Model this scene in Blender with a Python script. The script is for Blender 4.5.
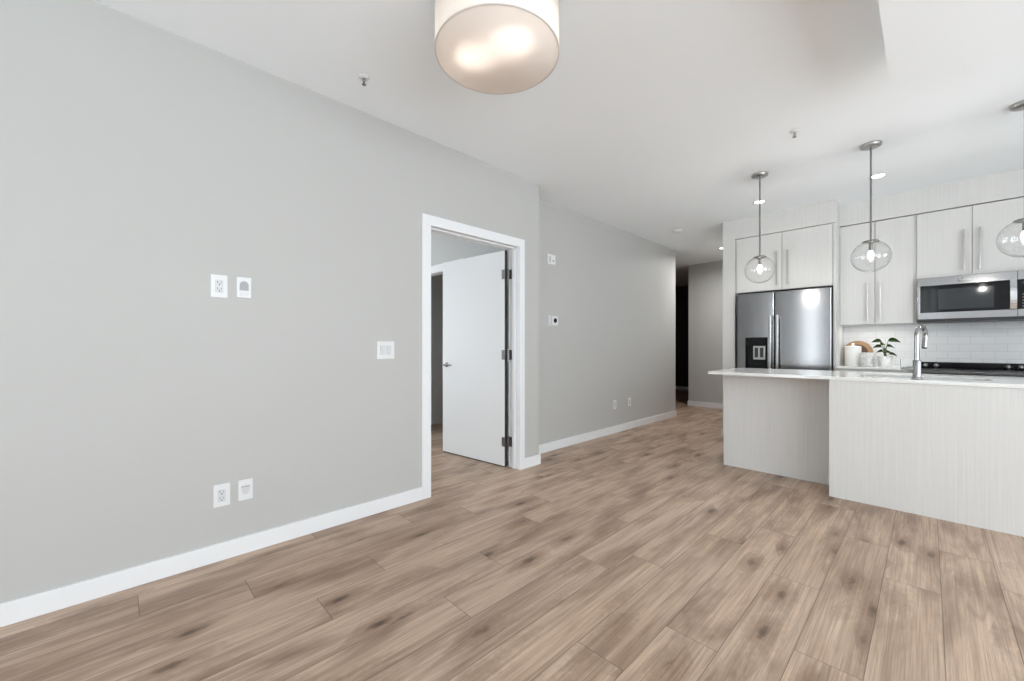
import bpy, bmesh, math, random
from mathutils import Vector, Matrix
random.seed(7)
PI = math.pi
S = bpy.context.scene
for o in list(bpy.data.objects):
    bpy.data.objects.remove(o)
C = S.collection

# ------------------------------------------------------------------ camera
cd = bpy.data.cameras.new('camera')
cd.sensor_width = 36.0
cd.lens = 404.24 / 1024 * 36
cd.shift_y = 5.92 / 1024
cd.clip_start = 0.02
cam = bpy.data.objects.new('camera', cd)
cam.location = (2.633, 0.0, 1.14)
cam.rotation_euler = (PI / 2, 0, math.radians(45.843))
C.objects.link(cam)
S.camera = cam

# ------------------------------------------------------------------ world, daylight, exposure
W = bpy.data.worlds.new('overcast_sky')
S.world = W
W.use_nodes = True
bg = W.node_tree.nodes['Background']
SKY, GROUND_FILL = 6.6, 7.4            # overcast sky above the horizon, brighter lower half added to lift the ceiling
_wt = W.node_tree
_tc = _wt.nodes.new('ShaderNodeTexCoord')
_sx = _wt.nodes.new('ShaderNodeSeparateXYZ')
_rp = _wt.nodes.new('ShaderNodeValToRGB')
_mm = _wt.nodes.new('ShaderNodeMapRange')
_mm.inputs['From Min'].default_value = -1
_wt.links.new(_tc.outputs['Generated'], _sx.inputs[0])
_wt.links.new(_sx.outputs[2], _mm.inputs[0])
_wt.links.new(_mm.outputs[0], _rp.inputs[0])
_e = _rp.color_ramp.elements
_e[0].position, _e[0].color = .497, (.885 * GROUND_FILL, .945 * GROUND_FILL, 1.0 * GROUND_FILL, 1)
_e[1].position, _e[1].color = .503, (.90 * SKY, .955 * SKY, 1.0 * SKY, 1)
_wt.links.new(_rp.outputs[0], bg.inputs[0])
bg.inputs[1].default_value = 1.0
S.view_settings.view_transform = 'Standard'
S.view_settings.look = 'None'
S.view_settings.gamma = 1
S.view_settings.use_curve_mapping = False
S.view_settings.exposure = 0.16
S.cycles.use_denoising = True
S.cycles.max_bounces = 14
S.cycles.diffuse_bounces = 8
S.cycles.transparent_max_bounces = 16
S.cycles.caustics_reflective = False
S.cycles.caustics_refractive = False
S.cycles.sample_clamp_indirect = 6.0


def portal(name, loc, rot, sx, sy):
    l = bpy.data.lights.new(name, 'AREA')
    l.shape = 'RECTANGLE'
    l.size, l.size_y = sx, sy
    l.cycles.is_portal = True
    o = bpy.data.objects.new(name, l)
    o.location, o.rotation_euler = loc, rot
    C.objects.link(o)


P_DRUM, P_PEND, P_CAN, P_HALL, P_STRIP = 1.7, 5.2, 2.0, 20.0, .8      # lamp powers, used by the lamps' builders
REAR, RIGHT, H = -2.4, 5.4, 2.707
portal('rear_window_daylight', (.605, REAR - 0.13, 1.31), (PI / 2, 0, 0), .65, 2.5)
portal('rear_slim_window_daylight', (2.645, REAR - 0.13, 1.88), (PI / 2, 0, 0), .35, 1.36)
portal('side_fill_daylight', (RIGHT + 0.10, .3, 1.3), (PI / 2, 0, PI / 2), 4.4, 2.3)  # guides sky light through the added living room window
portal('kitchen_fill_daylight', (RIGHT + 0.10, 3.9, 1.7), (PI / 2, 0, PI / 2), 1.2, 1.2)  # guides sky light through the added kitchen-side window
portal('bedroom_window_daylight', (-4.1, 0.6, 1.3), (PI / 2, 0, -PI / 2), 3.0, 2.2)

# ------------------------------------------------------------------ materials
MATS = {}


def mat(name, col=(.8, .8, .8), rough=.5, metal=0.0, spec=.5, coat=0.0, emit=None, es=0.0):
    if name in MATS:
        return MATS[name]
    m = bpy.data.materials.new(name)
    m.use_nodes = True
    b = m.node_tree.nodes['Principled BSDF']
    b.inputs['Base Color'].default_value = (*col, 1)
    b.inputs['Roughness'].default_value = rough
    b.inputs['Metallic'].default_value = metal
    b.inputs['Specular IOR Level'].default_value = spec
    b.inputs['Coat Weight'].default_value = coat
    if emit:
        b.inputs['Emission Color'].default_value = (*emit, 1)
        b.inputs['Emission Strength'].default_value = es
    MATS[name] = m
    return m


def nt(m):
    t = m.node_tree
    return t.nodes, t.links, t.nodes['Principled BSDF']


def node(N, kind, **kw):
    n = N.new(kind)
    for k, v in kw.items():
        setattr(n, k, v)
    return n


def add_noise_bump(m, scale, strength, dist=0.001, stretch=(1, 1, 1)):
    N, L, b = nt(m)
    g = node(N, 'ShaderNodeNewGeometry')
    mp = node(N, 'ShaderNodeMapping')
    mp.inputs['Scale'].default_value = stretch
    n = node(N, 'ShaderNodeTexNoise')
    n.inputs['Scale'].default_value = scale
    n.inputs['Detail'].default_value = 3
    bp = node(N, 'ShaderNodeBump')
    bp.inputs['Strength'].default_value = strength
    bp.inputs['Distance'].default_value = dist
    L.new(g.outputs['Position'], mp.inputs[0])
    L.new(mp.outputs[0], n.inputs['Vector'])
    L.new(n.outputs[0], bp.inputs['Height'])
    L.new(bp.outputs[0], b.inputs['Normal'])
    return n, mp


bounce_white = mat('bounce_white_paint', (.82, .825, .83), .6, spec=.3)  # unseen walls made white so they bounce more light
paint = mat('greige_wall_paint', (.485, .485, .474), .55, spec=.3)
add_noise_bump(paint, 240, .12)
ceil_m = mat('white_ceiling_paint', (.895, .93, .955), .8, spec=.2)
add_noise_bump(ceil_m, 160, .1)
trim_m = mat('white_trim_paint', (.775, .79, .81), .35, spec=.4)
door_m = mat('white_door_paint', (.78, .795, .81), .4, spec=.4)
dark_wall = mat('passage_painted_shade', (.055, .042, .036), .6)  # lack of light in the passage put into the wall colour
plastic = mat('white_plastic', (.72, .73, .74), .35)
plastic_in = mat('white_plastic_insert', (.60, .61, .63), .3)
grey_pl = mat('grey_plastic', (.36, .36, .37), .4)
slot_m = mat('dark_slot', (.035, .035, .035), .6)
steel = mat('stainless_steel', (.30, .30, .305), .17, 1.0)
steel_hi = mat('polished_steel', (.58, .58, .59), .14, 1.0)
chrome = mat('chrome', (.40, .40, .41), .12, 1.0)
nickel = mat('brushed_nickel', (.26, .25, .245), .3, 1.0)
satin = mat('satin_nickel_pull', (.47, .465, .46), .33, 1.0)
dark_metal = mat('dark_fridge_side', (.07, .07, .075), .45, .6)
black_gl = mat('black_glass', (.006, .006, .007), .06, spec=.22)
black_pl = mat('black_plastic', (.012, .012, .013), .35)
win_gl = mat('oven_window_glass', (.035, .04, .044), .08, spec=.3)
quartz = mat('white_quartz', (.80, .80, .79), .09, spec=.5)
ceramic = mat('white_ceramic', (.82, .82, .81), .25)
wood_b = mat('tan_board_wood', (.40, .25, .13), .5)
soil_m = mat('potting_soil', (.05, .035, .025), .9)
stem_m = mat('green_stem', (.10, .17, .05), .5)
gap_shade = mat('painted_gap_shade', (.03, .03, .03), .8)  # near-black colour standing in for shade in the door gaps
emit_lens = mat('lit_lens', (.9, .9, .9), .4, emit=(1, .96, .9), es=7.0)
bulb_m = mat('lit_bulb', (1, 1, 1), .3, emit=(1, .93, .85), es=1.5)
pbulb_m = mat('lit_pendant_bulb', (1, 1, 1), .3, emit=(1, .95, .88), es=9.0)

# brushed variation on steel
for _m in (steel,):
    n, mp = add_noise_bump(_m, 60, .03, .0005, (1, 1, 40))


def white_laminate():
    m = mat('white_woodgrain_laminate', (.71, .705, .69), .45, spec=.35)
    N, L, b = nt(m)
    g = node(N, 'ShaderNodeNewGeometry')
    mp = node(N, 'ShaderNodeMapping')
    mp.inputs['Scale'].default_value = (110, 110, 1.6)
    n = node(N, 'ShaderNodeTexNoise')
    n.inputs['Scale'].default_value = 1
    n.inputs['Detail'].default_value = 4
    n.inputs['Roughness'].default_value = .7
    r = node(N, 'ShaderNodeValToRGB')
    r.color_ramp.elements[0].position = .3
    r.color_ramp.elements[0].color = (.63, .625, .61, 1)
    r.color_ramp.elements[1].position = .68
    r.color_ramp.elements[1].color = (.685, .682, .670, 1)
    L.new(g.outputs['Position'], mp.inputs[0])
    L.new(mp.outputs[0], n.inputs['Vector'])
    L.new(n.outputs[0], r.inputs[0])
    L.new(r.outputs[0], b.inputs['Base Color'])
    return m


lam = white_laminate()


def tile_material():
    m = mat('white_subway_tile', (.78, .79, .80), .14, spec=.5)
    N, L, b = nt(m)
    g = node(N, 'ShaderNodeNewGeometry')
    sp = node(N, 'ShaderNodeSeparateXYZ')
    cb = node(N, 'ShaderNodeCombineXYZ')
    ax = node(N, 'ShaderNodeMath', operation='SUBTRACT')
    ax.inputs[1].default_value = 2.77
    az = node(N, 'ShaderNodeMath', operation='SUBTRACT')
    az.inputs[1].default_value = 0.944
    br = node(N, 'ShaderNodeTexBrick')
    br.inputs['Color1'].default_value = (.78, .79, .80, 1)
    br.inputs['Color2'].default_value = (.75, .76, .77, 1)
    br.inputs['Mortar'].default_value = (.60, .60, .60, 1)
    br.inputs['Scale'].default_value = 1
    br.inputs['Mortar Size'].default_value = .0016
    br.inputs['Mortar Smooth'].default_value = .2
    br.inputs['Brick Width'].default_value = .155
    br.inputs['Row Height'].default_value = .0735
    bp = node(N, 'ShaderNodeBump')
    bp.inputs['Strength'].default_value = .5
    bp.inputs['Distance'].default_value = .001
    bp.invert = True
    L.new(g.outputs['Position'], sp.inputs[0])
    L.new(sp.outputs[0], ax.inputs[0])
    L.new(sp.outputs[2], az.inputs[0])
    L.new(ax.outputs[0], cb.inputs[0])
    L.new(az.outputs[0], cb.inputs[1])
    L.new(cb.outputs[0], br.inputs['Vector'])
    L.new(br.outputs['Color'], b.inputs['Base Color'])
    L.new(br.outputs['Fac'], bp.inputs['Height'])
    L.new(bp.outputs[0], b.inputs['Normal'])
    return m


tile = tile_material()


def glass_material(name, tint=(1, 1, 1), edge=.35, rough=.01):
    """clear thin glass: fresnel mix of see-through and gloss"""
    m = bpy.data.materials.new(name)
    m.use_nodes = True
    N, L = m.node_tree.nodes, m.node_tree.links
    N.clear()
    out = node(N, 'ShaderNodeOutputMaterial')
    tr = node(N, 'ShaderNodeBsdfTransparent')
    tr.inputs[0].default_value = (*tint, 1)
    gl = node(N, 'ShaderNodeBsdfGlossy')
    gl.inputs['Roughness'].default_value = rough
    lw = node(N, 'ShaderNodeLayerWeight')
    lw.inputs['Blend'].default_value = .5
    pw = node(N, 'ShaderNodeMath', operation='POWER')
    pw.inputs[1].default_value = 4.0
    ma = node(N, 'ShaderNodeMath', operation='MULTIPLY_ADD')
    ma.inputs[1].default_value = .55
    ma.inputs[2].default_value = .04
    mx = node(N, 'ShaderNodeMixShader')
    L.new(lw.outputs['Facing'], pw.inputs[0])
    L.new(pw.outputs[0], ma.inputs[0])
    L.new(ma.outputs[0], mx.inputs[0])
    L.new(tr.outputs[0], mx.inputs[1])
    L.new(gl.outputs[0], mx.inputs[2])
    L.new(mx.outputs[0], out.inputs[0])
    return m


clear = glass_material('clear_glass', (.985, .987, .987))
pane_m = glass_material('window_pane_glass', (.97, .98, .98))


def translucent_material(name, col, tr_w, tcol):
    m = bpy.data.materials.new(name)
    m.use_nodes = True
    N, L = m.node_tree.nodes, m.node_tree.links
    N.clear()
    out = node(N, 'ShaderNodeOutputMaterial')
    d = node(N, 'ShaderNodeBsdfDiffuse')
    d.inputs[0].default_value = (*col, 1)
    t = node(N, 'ShaderNodeBsdfTranslucent')
    t.inputs[0].default_value = (*tcol, 1)
    mx = node(N, 'ShaderNodeMixShader')
    mx.inputs[0].default_value = tr_w
    L.new(d.outputs[0], mx.inputs[1])
    L.new(t.outputs[0], mx.inputs[2])
    L.new(mx.outputs[0], out.inputs[0])
    return m


shade_m = translucent_material('white_linen_shade', (.88, .86, .83), .32, (.95, .90, .84))
diff_m = translucent_material('frosted_diffuser', (.82, .79, .77), .5, (.95, .90, .86))


def leaf_material():
    m = mat('variegated_leaf', (.06, .14, .03), .35)
    N, L, b = nt(m)
    tc = node(N, 'ShaderNodeUVMap')
    sp = node(N, 'ShaderNodeSeparateXYZ')
    r = node(N, 'ShaderNodeValToRGB')
    e = r.color_ramp.elements
    e[0].position = 0.0
    e[0].color = (.16, .26, .07, 1)
    e[1].position = .45
    e[1].color = (.03, .075, .02, 1)
    x = e.new(.8)
    x.color = (.035, .085, .022, 1)
    x = e.new(1.0)
    x.color = (.20, .28, .09, 1)
    L.new(tc.outputs[0], sp.inputs[0])
    L.new(sp.outputs[0], r.inputs[0])
    L.new(r.outputs[0], b.inputs['Base Color'])
    return m


leaf_m = leaf_material()


def floor_material():
    m = mat('oak_plank_flooring', (.4, .3, .22), .36, spec=.45)
    N, L, b = nt(m)

    def math_(op, a, c=None):
        n = node(N, 'ShaderNodeMath', operation=op)
        for i, v in enumerate((a, c)):
            if v is None:
                continue
            if isinstance(v, (int, float)):
                n.inputs[i].default_value = v
            else:
                L.new(v, n.inputs[i])
        return n.outputs[0]

    def mix(fac, a, c, blend='MIX'):
        n = node(N, 'ShaderNodeMix', data_type='RGBA', blend_type=blend)
        for sock, v in ((n.inputs[0], fac), (n.inputs[6], a), (n.inputs[7], c)):
            if isinstance(v, (int, float)):
                sock.default_value = v
            elif isinstance(v, tuple):
                sock.default_value = (*v, 1)
            else:
                L.new(v, sock)
        return n.outputs[2]

    def ramp(v, stops):
        n = node(N, 'ShaderNodeValToRGB')
        e = n.color_ramp.elements
        while len(e) < len(stops):
            e.new(.5)
        for el, (p, c) in zip(e, stops):
            el.position = p
            el.color = (*c, 1) if isinstance(c, tuple) else (c, c, c, 1)
        L.new(v, n.inputs[0])
        return n.outputs[0]

    at = node(N, 'ShaderNodeAttribute', attribute_name='plank')          # r,g,b random numbers per plank
    seed = node(N, 'ShaderNodeSeparateColor')
    L.new(at.outputs['Color'], seed.inputs[0])
    uv = node(N, 'ShaderNodeUVMap')
    uv.uv_map = 'UVMap'
    sp = node(N, 'ShaderNodeSeparateXYZ')
    L.new(uv.outputs[0], sp.inputs[0])
    U, V = sp.outputs[0], sp.outputs[1]                                   # metres across / along the plank
    off = math_('MULTIPLY', seed.outputs[0], 37.0)
    off2 = math_('MULTIPLY', seed.outputs[1], 53.0)

    def vec(sx, sy):
        c = node(N, 'ShaderNodeCombineXYZ')
        L.new(math_('MULTIPLY', U, sx), c.inputs[0])
        L.new(math_('ADD', math_('MULTIPLY', V, sy), off), c.inputs[1])
        L.new(off2, c.inputs[2])
        return c.outputs[0]

    def noise(v, scale=1, detail=4, rough=.55, dist=0):
        n = node(N, 'ShaderNodeTexNoise')
        n.inputs['Scale'].default_value = scale
        n.inputs['Detail'].default_value = detail
        n.inputs['Roughness'].default_value = rough
        n.inputs['Distortion'].default_value = dist
        L.new(v, n.inputs['Vector'])
        return n.outputs[0]

    # cathedral figure: contour lines of a long soft noise
    field = noise(vec(9.0, .36), 1, 1.5, .45, .12)
    ring = math_('FRACT', math_('MULTIPLY', field, 17.0))
    ring = math_('ABSOLUTE', math_('SUBTRACT', ring, .5))                  # 0..0.5 triangle
    ring = ramp(ring, [(.0, 1.0), (.16, 0.0)])
    ringmask = ramp(noise(vec(5.0, .9), 1, 2, .5), [(.42, .15), (.62, 1.0)])
    patch = noise(vec(7.0, 1.5), 1, 3, .6, .5)
    fine = noise(vec(190, 2.6), 1, 5, .75)
    mid = noise(vec(46, 1.1), 1, 5, .7, .25)
    base = ramp(seed.outputs[2], [(0, (.500, .358, .260)), (.35, (.560, .411, .306)), (.7, (.585, .424, .315)), (1, (.535, .400, .302))])
    c = mix(ramp(patch, [(.45, 0.0), (.72, .88)]), base, (.22, .135, .088))
    c = mix(ramp(patch, [(.24, .55), (.44, 0.0)]), c, (.66, .515, .395))
    c = mix(math_('MULTIPLY', ramp(mid, [(.40, 0.0), (.64, 1.0)]), .50), c, (.235, .155, .108))
    c = mix(math_('MULTIPLY', math_('MULTIPLY', ring, ringmask), .42), c, (.17, .108, .072))
    c = mix(math_('MULTIPLY', ramp(fine, [(.46, 0.0), (.66, 1.0)]), .50), c, (.20, .132, .092))
    c = mix(math_('MULTIPLY', ramp(fine, [(.30, 1.0), (.44, 0.0)]), .35), c, (.66, .53, .42))
    # knots
    vo = node(N, 'ShaderNodeTexVoronoi')
    vo.feature = 'F1'
    vo.inputs['Scale'].default_value = 1
    vo.inputs['Randomness'].default_value = 1
    L.new(vec(8.5, 2.9), vo.inputs['Vector'])
    wn = node(N, 'ShaderNodeSeparateColor')
    L.new(vo.outputs['Color'], wn.inputs[0])
    size = math_('ADD', math_('MULTIPLY', noise(vec(60, 30), 1, 2), .09), .03)
    k = math_('SUBTRACT', 1.0, math_('DIVIDE', vo.outputs['Distance'], math_('MULTIPLY', size, 2.6)))
    k = ramp(k, [(0.0, 0.0), (.35, .45), (.9, 1.0)])
    k = math_('MULTIPLY', k, math_('GREATER_THAN', wn.outputs[0], .50))
    k2 = math_('SUBTRACT', 1.0, math_('DIVIDE', vo.outputs['Distance'], math_('MULTIPLY', size, 8.0)))
    k2 = ramp(k2, [(0.0, 0.0), (1.0, 1.0)])
    k2 = math_('MULTIPLY', k2, math_('GREATER_THAN', wn.outputs[0], .50))
    c = mix(math_('MULTIPLY', k2, .75), c, (.165, .092, .055))
    c = mix(math_('MULTIPLY', k, .92), c, (.06, .032, .018))
    # seams
    ed = node(N, 'ShaderNodeAttribute', attribute_name='halfsize')
    es = node(N, 'ShaderNodeSeparateColor')
    L.new(ed.outputs['Color'], es.inputs[0])
    du = math_('SUBTRACT', .0985, math_('ABSOLUTE', U))
    dv = math_('SUBTRACT', es.outputs[0], math_('ABSOLUTE', V))
    d = math_('MINIMUM', du, dv)
    seam = ramp(math_('MULTIPLY', d, 100.0), [(.09, 1.0), (.20, 0.0)])
    c = mix(math_('MULTIPLY', seam, .72), c, (.07, .048, .034))
    L.new(c, b.inputs['Base Color'])
    rr = math_('ADD', math_('MULTIPLY', fine, .14), .34)
    L.new(rr, b.inputs['Roughness'])
    bp = node(N, 'ShaderNodeBump')
    bp.inputs['Strength'].default_value = .25
    bp.inputs['Distance'].default_value = .001
    hgt = math_('SUBTRACT', math_('MULTIPLY', fine, .3), seam)
    L.new(hgt, bp.inputs['Height'])
    L.new(bp.outputs[0], b.inputs['Normal'])
    return m


floor_m = floor_material()


# ------------------------------------------------------------------ mesh helpers
class MB:
    """collects shapes (world coordinates) and links them as ONE mesh object"""

    def __init__(s):
        s.bm = bmesh.new()

    def _merge(s, t, smooth=False):
        for f in t.faces:
            f.smooth = smooth
        me = bpy.data.meshes.new('t')
        t.to_mesh(me)
        t.free()
        s.bm.from_mesh(me)
        bpy.data.meshes.remove(me)

    def box(s, a, b, bev=0.0, seg=2):
        t = bmesh.new()
        bmesh.ops.create_cube(t, size=1)
        lo = [min(a[i], b[i]) for i in range(3)]
        hi = [max(a[i], b[i]) for i in range(3)]
        for v in t.verts:
            v.co = Vector([lo[i] + (v.co[i] + .5) * (hi[i] - lo[i]) for i in range(3)])
        if bev:
            bmesh.ops.bevel(t, geom=list(t.edges), offset=bev, segments=seg, affect='EDGES', profile=.6)
        s._merge(t)
        return s

    def lathe(s, prof, c, axis='Z', n=32, cap=True):
        """prof: list of (radius, height) from bottom to top round centre c"""
        t = bmesh.new()
        rings = []
        for r, h in prof:
            if r < 1e-5:
                rings.append([t.verts.new((0, 0, h))])
            else:
                rings.append([t.verts.new((r * math.cos(2 * PI * i / n), r * math.sin(2 * PI * i / n), h)) for i in range(n)])
        for p, q in zip(rings, rings[1:]):
            if len(p) == 1 and len(q) == 1:
                continue
            for i in range(n):
                j = (i + 1) % n
                if len(p) == 1:
                    t.faces.new((p[0], q[j], q[i]))
                elif len(q) == 1:
                    t.faces.new((p[i], p[j], q[0]))
                else:
                    t.faces.new((p[i], p[j], q[j], q[i]))
        if cap:
            if len(rings[0]) > 1:
                t.faces.new(list(reversed(rings[0])))
            if len(rings[-1]) > 1:
                t.faces.new(rings[-1])
        R = {'Z': Matrix.Identity(3), 'X': Matrix.Rotation(PI / 2, 3, 'Y'), 'Y': Matrix.Rotation(-PI / 2, 3, 'X'),
             '-Y': Matrix.Rotation(PI / 2, 3, 'X'), '-Z': Matrix.Rotation(PI, 3, 'X')}[axis]
        for v in t.verts:
            v.co = R @ v.co + Vector(c)
        for f in t.faces:
            f.smooth = True
        for e in t.edges:
            if len(e.link_faces) == 2 and e.calc_face_angle(0) > .6:
                e.smooth = False
        me = bpy.data.meshes.new('t')
        t.to_mesh(me)
        t.free()
        s.bm.from_mesh(me)
        bpy.data.meshes.remove(me)
        return s

    def cyl(s, p, q, r, n=20, r2=None):
        return s.tube([p, q], [r, r if r2 is None else r2], n)

    def tube(s, pts, r, n=16):
        pts = [Vector(p) for p in pts]
        if isinstance(r, (int, float)):
            r = [r] * len(pts)
        t = bmesh.new()
        rings = []
        prev = None
        for i, p in enumerate(pts):
            d = (pts[min(i + 1, len(pts) - 1)] - pts[max(i - 1, 0)]).normalized()
            if prev is None:
                ref = Vector((0, 0, 1)) if abs(d.z) < .9 else Vector((1, 0, 0))
                a = d.cross(ref).normalized()
            else:
                a = (prev - d * prev.dot(d)).normalized()
            prev = a
            b = d.cross(a)
            rings.append([t.verts.new(p + r[i] * (a * math.cos(2 * PI * k / n) + b * math.sin(2 * PI * k / n))) for k in range(n)])
        for p, q in zip(rings, rings[1:]):
            for i in range(n):
                j = (i + 1) % n
                f = t.faces.new((p[i], p[j], q[j], q[i]))
                f.smooth = True
        f0 = t.faces.new(list(reversed(rings[0])))
        f1 = t.faces.new(rings[-1])
        for f in (f0, f1):
            for e in f.edges:
                e.smooth = False
        bmesh.ops.recalc_face_normals(t, faces=t.faces)
        me = bpy.data.meshes.new('t')
        t.to_mesh(me)
        t.free()
        s.bm.from_mesh(me)
        bpy.data.meshes.remove(me)
        return s

    def prism(s, outline, vec, smooth=False):
        """outline: closed list of 3-D points, extruded along vec"""
        t = bmesh.new()
        v = Vector(vec)
        a = [t.verts.new(p) for p in outline]
        b = [t.verts.new(Vector(p) + v) for p in outline]
        t.faces.new(list(reversed(a)))
        t.faces.new(b)
        n = len(a)
        for i in range(n):
            t.faces.new((a[i], a[(i + 1) % n], b[(i + 1) % n], b[i]))
        bmesh.ops.recalc_face_normals(t, faces=t.faces)
        s._merge(t)
        return s

    def xform(s, M):
        for v in s.bm.verts:
            v.co = M @ v.co
        return s

    def build(s, name, m, parent=None, base=None):
        me = bpy.data.meshes.new(name)
        base = Vector(base) if base is not None else Vector((0, 0, 0))
        org = base
        if parent is not None:
            org = Vector(parent['_o'])
        for v in s.bm.verts:
            v.co -= org
        s.bm.to_mesh(me)
        s.bm.free()
        me.materials.append(m)
        o = bpy.data.objects.new(name, me)
        C.objects.link(o)
        o['_o'] = tuple(org)
        if parent is not None:
            o.parent = parent
        else:
            o.location = base
        return o


def tag(o, label=None, cat=None, group=None, kind=None):
    for k, v in (('label', label), ('category', cat), ('group', group), ('kind', kind)):
        if v:
            o[k] = v
    return o


def thing(name, loc, label, cat, group=None):
    o = bpy.data.objects.new(name, None)
    o.empty_display_size = .05
    o.location = loc
    C.objects.link(o)
    o['_o'] = tuple(loc)
    return tag(o, label, cat, group)


def struct(mb, name, m, label, cat):
    o = mb.build(name, m)
    return tag(o, label, cat, kind='structure')


def arc(c, r, a0, a1, n, f):
    return [f(c, r, a0 + (a1 - a0) * i / n) for i in range(n + 1)]


# ------------------------------------------------------------------ the setting
HALLX = -.2487          # plane of the set-back hall wall
WT = .13                # wall thickness
CORN = 2.92             # end of the living-room wall
HEND = 6.527            # end of the hall wall
HB = 7.893              # hall back wall
KW = 6.05               # kitchen wall


def build_floor():
    bm = bmesh.new()
    uvl = bm.loops.layers.uv.new('UVMap')
    cp = bm.loops.layers.float_color.new('plank')
    ch = bm.loops.layers.float_color.new('halfsize')
    w, Lp = .197, 1.30
    joints = {-11: .06, -10: .44, -9: .97, -8: .64, -7: 1.43, -6: 1.06, -5: 1.80, -4: 2.01, -3: 1.27, -2: 1.60, -1: 2.35,
              0: 1.82, 1: 2.71, 2: 3.29, 3: 2.97}
    x0, x1, y0, y1 = -4.0, RIGHT, REAR, 10.7
    for r in range(-33, 17):
        xa, xb = 2.281 + r * w, 2.281 + (r + 1) * w
        if xb < x0 or xa > x1 + .15:
            continue
        j = joints.get(r, random.uniform(0, Lp))
        k = math.floor((y0 - j) / Lp)
        while j + k * Lp < y1:
            ya, yb = j + k * Lp, j + (k + 1) * Lp
            col = (random.random(), random.random(), random.random(), 1)
            vs = [bm.verts.new(p) for p in ((xa, ya, 0), (xb, ya, 0), (xb, yb, 0), (xa, yb, 0))]
            f = bm.faces.new(vs)
            for l, (u, v) in zip(f.loops, ((-.5, -.5), (.5, -.5), (.5, .5), (-.5, .5))):
                l[uvl].uv = (u * w, v * Lp)
                l[cp] = col
                l[ch] = (Lp / 2, w / 2, 0, 1)
            k += 1
    bmesh.ops.remove_doubles(bm, verts=bm.verts, dist=1e-5)
    # underside slab so that the floor has thickness
    e = bmesh.ops.extrude_face_region(bm, geom=list(bm.faces))
    for v in [g for g in e['geom'] if isinstance(g, bmesh.types.BMVert)]:
        v.co.z -= .05
    bmesh.ops.recalc_face_normals(bm, faces=bm.faces)
    me = bpy.data.meshes.new('floor')
    bm.to_mesh(me)
    bm.free()
    me.materials.append(floor_m)
    o = bpy.data.objects.new('floor', me)
    C.objects.link(o)
    tag(o, 'light brown oak plank floor with dark knots', 'floor', kind='structure')


build_floor()

struct(MB().box((-4.1, REAR - .1, H), (RIGHT + .1, 10.7, H + .1)), 'ceiling', ceil_m, 'flat white ceiling', 'ceiling')
struct(MB().box((2.495, REAR, 2.5), (RIGHT, 2.92, H + .02)), 'ceiling_bulkhead', ceil_m,
       'dropped white ceiling box at the upper corner of the room', 'ceiling bulkhead')

# living-room wall with the bedroom door opening
DY0, DY1, DZ = 1.688, 2.652, 2.060
struct(MB().box((-WT, REAR, 0), (0, DY0 - .012, H)).box((-WT, DY1 + .012, 0), (0, CORN, H)).box((-WT, DY0 - .012, DZ + .012), (0, DY1 + .012, H))
       .box((-.2487, 2.79, 0), (-WT, CORN, H)),
       'wall_left', paint, 'long pale grey living room wall with the bedroom doorway', 'wall')
struct(MB().box((HALLX - .12, CORN, 0), (HALLX, HEND, H)).box((-2.3, HEND - .12, 0), (HALLX - .12, HEND, H)),
       'wall_hall', paint, 'set-back pale grey wall leading to the hall', 'wall')
struct(MB().box((-.597, HB, 0), (.96, HB + .12, H)).box((-.597, HB + .12, 0), (-.477, 10.6, H)),
       'wall_end', paint, 'grey wall closing the hall beside the dark passage', 'wall')
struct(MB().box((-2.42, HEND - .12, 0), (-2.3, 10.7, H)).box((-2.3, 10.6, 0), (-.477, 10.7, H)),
       'wall_passage', dark_wall, 'wall deep in the unlit passage, its darkness painted on', 'wall')
struct(MB().box((.82, KW, 0), (.96, HB, H)).box((.96, KW, 0), (RIGHT, KW + .12, H)),
       'wall_kitchen', paint, 'wall behind the kitchen cabinets', 'wall')
struct(MB().box((1.95, KW - .010, .90), (RIGHT, KW, 1.42)), 'wall_backsplash', tile,
       'white subway tile backsplash above the kitchen counter', 'backsplash')

# rear wall with wide patio window, right wall with windows added for fill light (all out of view)
RX0, RX1, RX2, RX3, RZ0, RZ1, RZ2 = .28, .93, 2.47, 2.82, .06, 2.56, 1.2
struct(MB().box((-WT, REAR - .12, 0), (RX0, REAR, H)).box((RX3, REAR - .12, 0), (RIGHT + .12, REAR, H)).box((RX1, REAR - .12, 0), (RX2, REAR, H))
       .box((RX0, REAR - .12, 0), (RX1, REAR, RZ0)).box((RX0, REAR - .12, RZ1), (RX1, REAR, H))
       .box((RX2, REAR - .12, 0), (RX3, REAR, RZ2)).box((RX2, REAR - .12, RZ1), (RX3, REAR, H)),
       'wall_rear', bounce_white, 'wall made white for bounce, with two narrow windows behind the viewer', 'wall')
SY0, SY1, SY2, SY3, SZ0, SZ1, SZ2, SZ3 = -1.9, 2.5, 3.3, 4.5, .15, 2.45, 1.1, 2.3
struct(MB().box((RIGHT, REAR, 0), (RIGHT + .12, SY0, H)).box((RIGHT, SY1, 0), (RIGHT + .12, SY2, H)).box((RIGHT, SY3, 0), (RIGHT + .12, KW, H))
       .box((RIGHT, SY0, 0), (RIGHT + .12, SY1, SZ0)).box((RIGHT, SY0, SZ1), (RIGHT + .12, SY1, H))
       .box((RIGHT, SY2, 0), (RIGHT + .12, SY3, SZ2)).box((RIGHT, SY2, SZ3), (RIGHT + .12, SY3, H)),
       'wall_right', bounce_white, 'wall made white for bounce, with two added side windows', 'wall')


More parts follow.
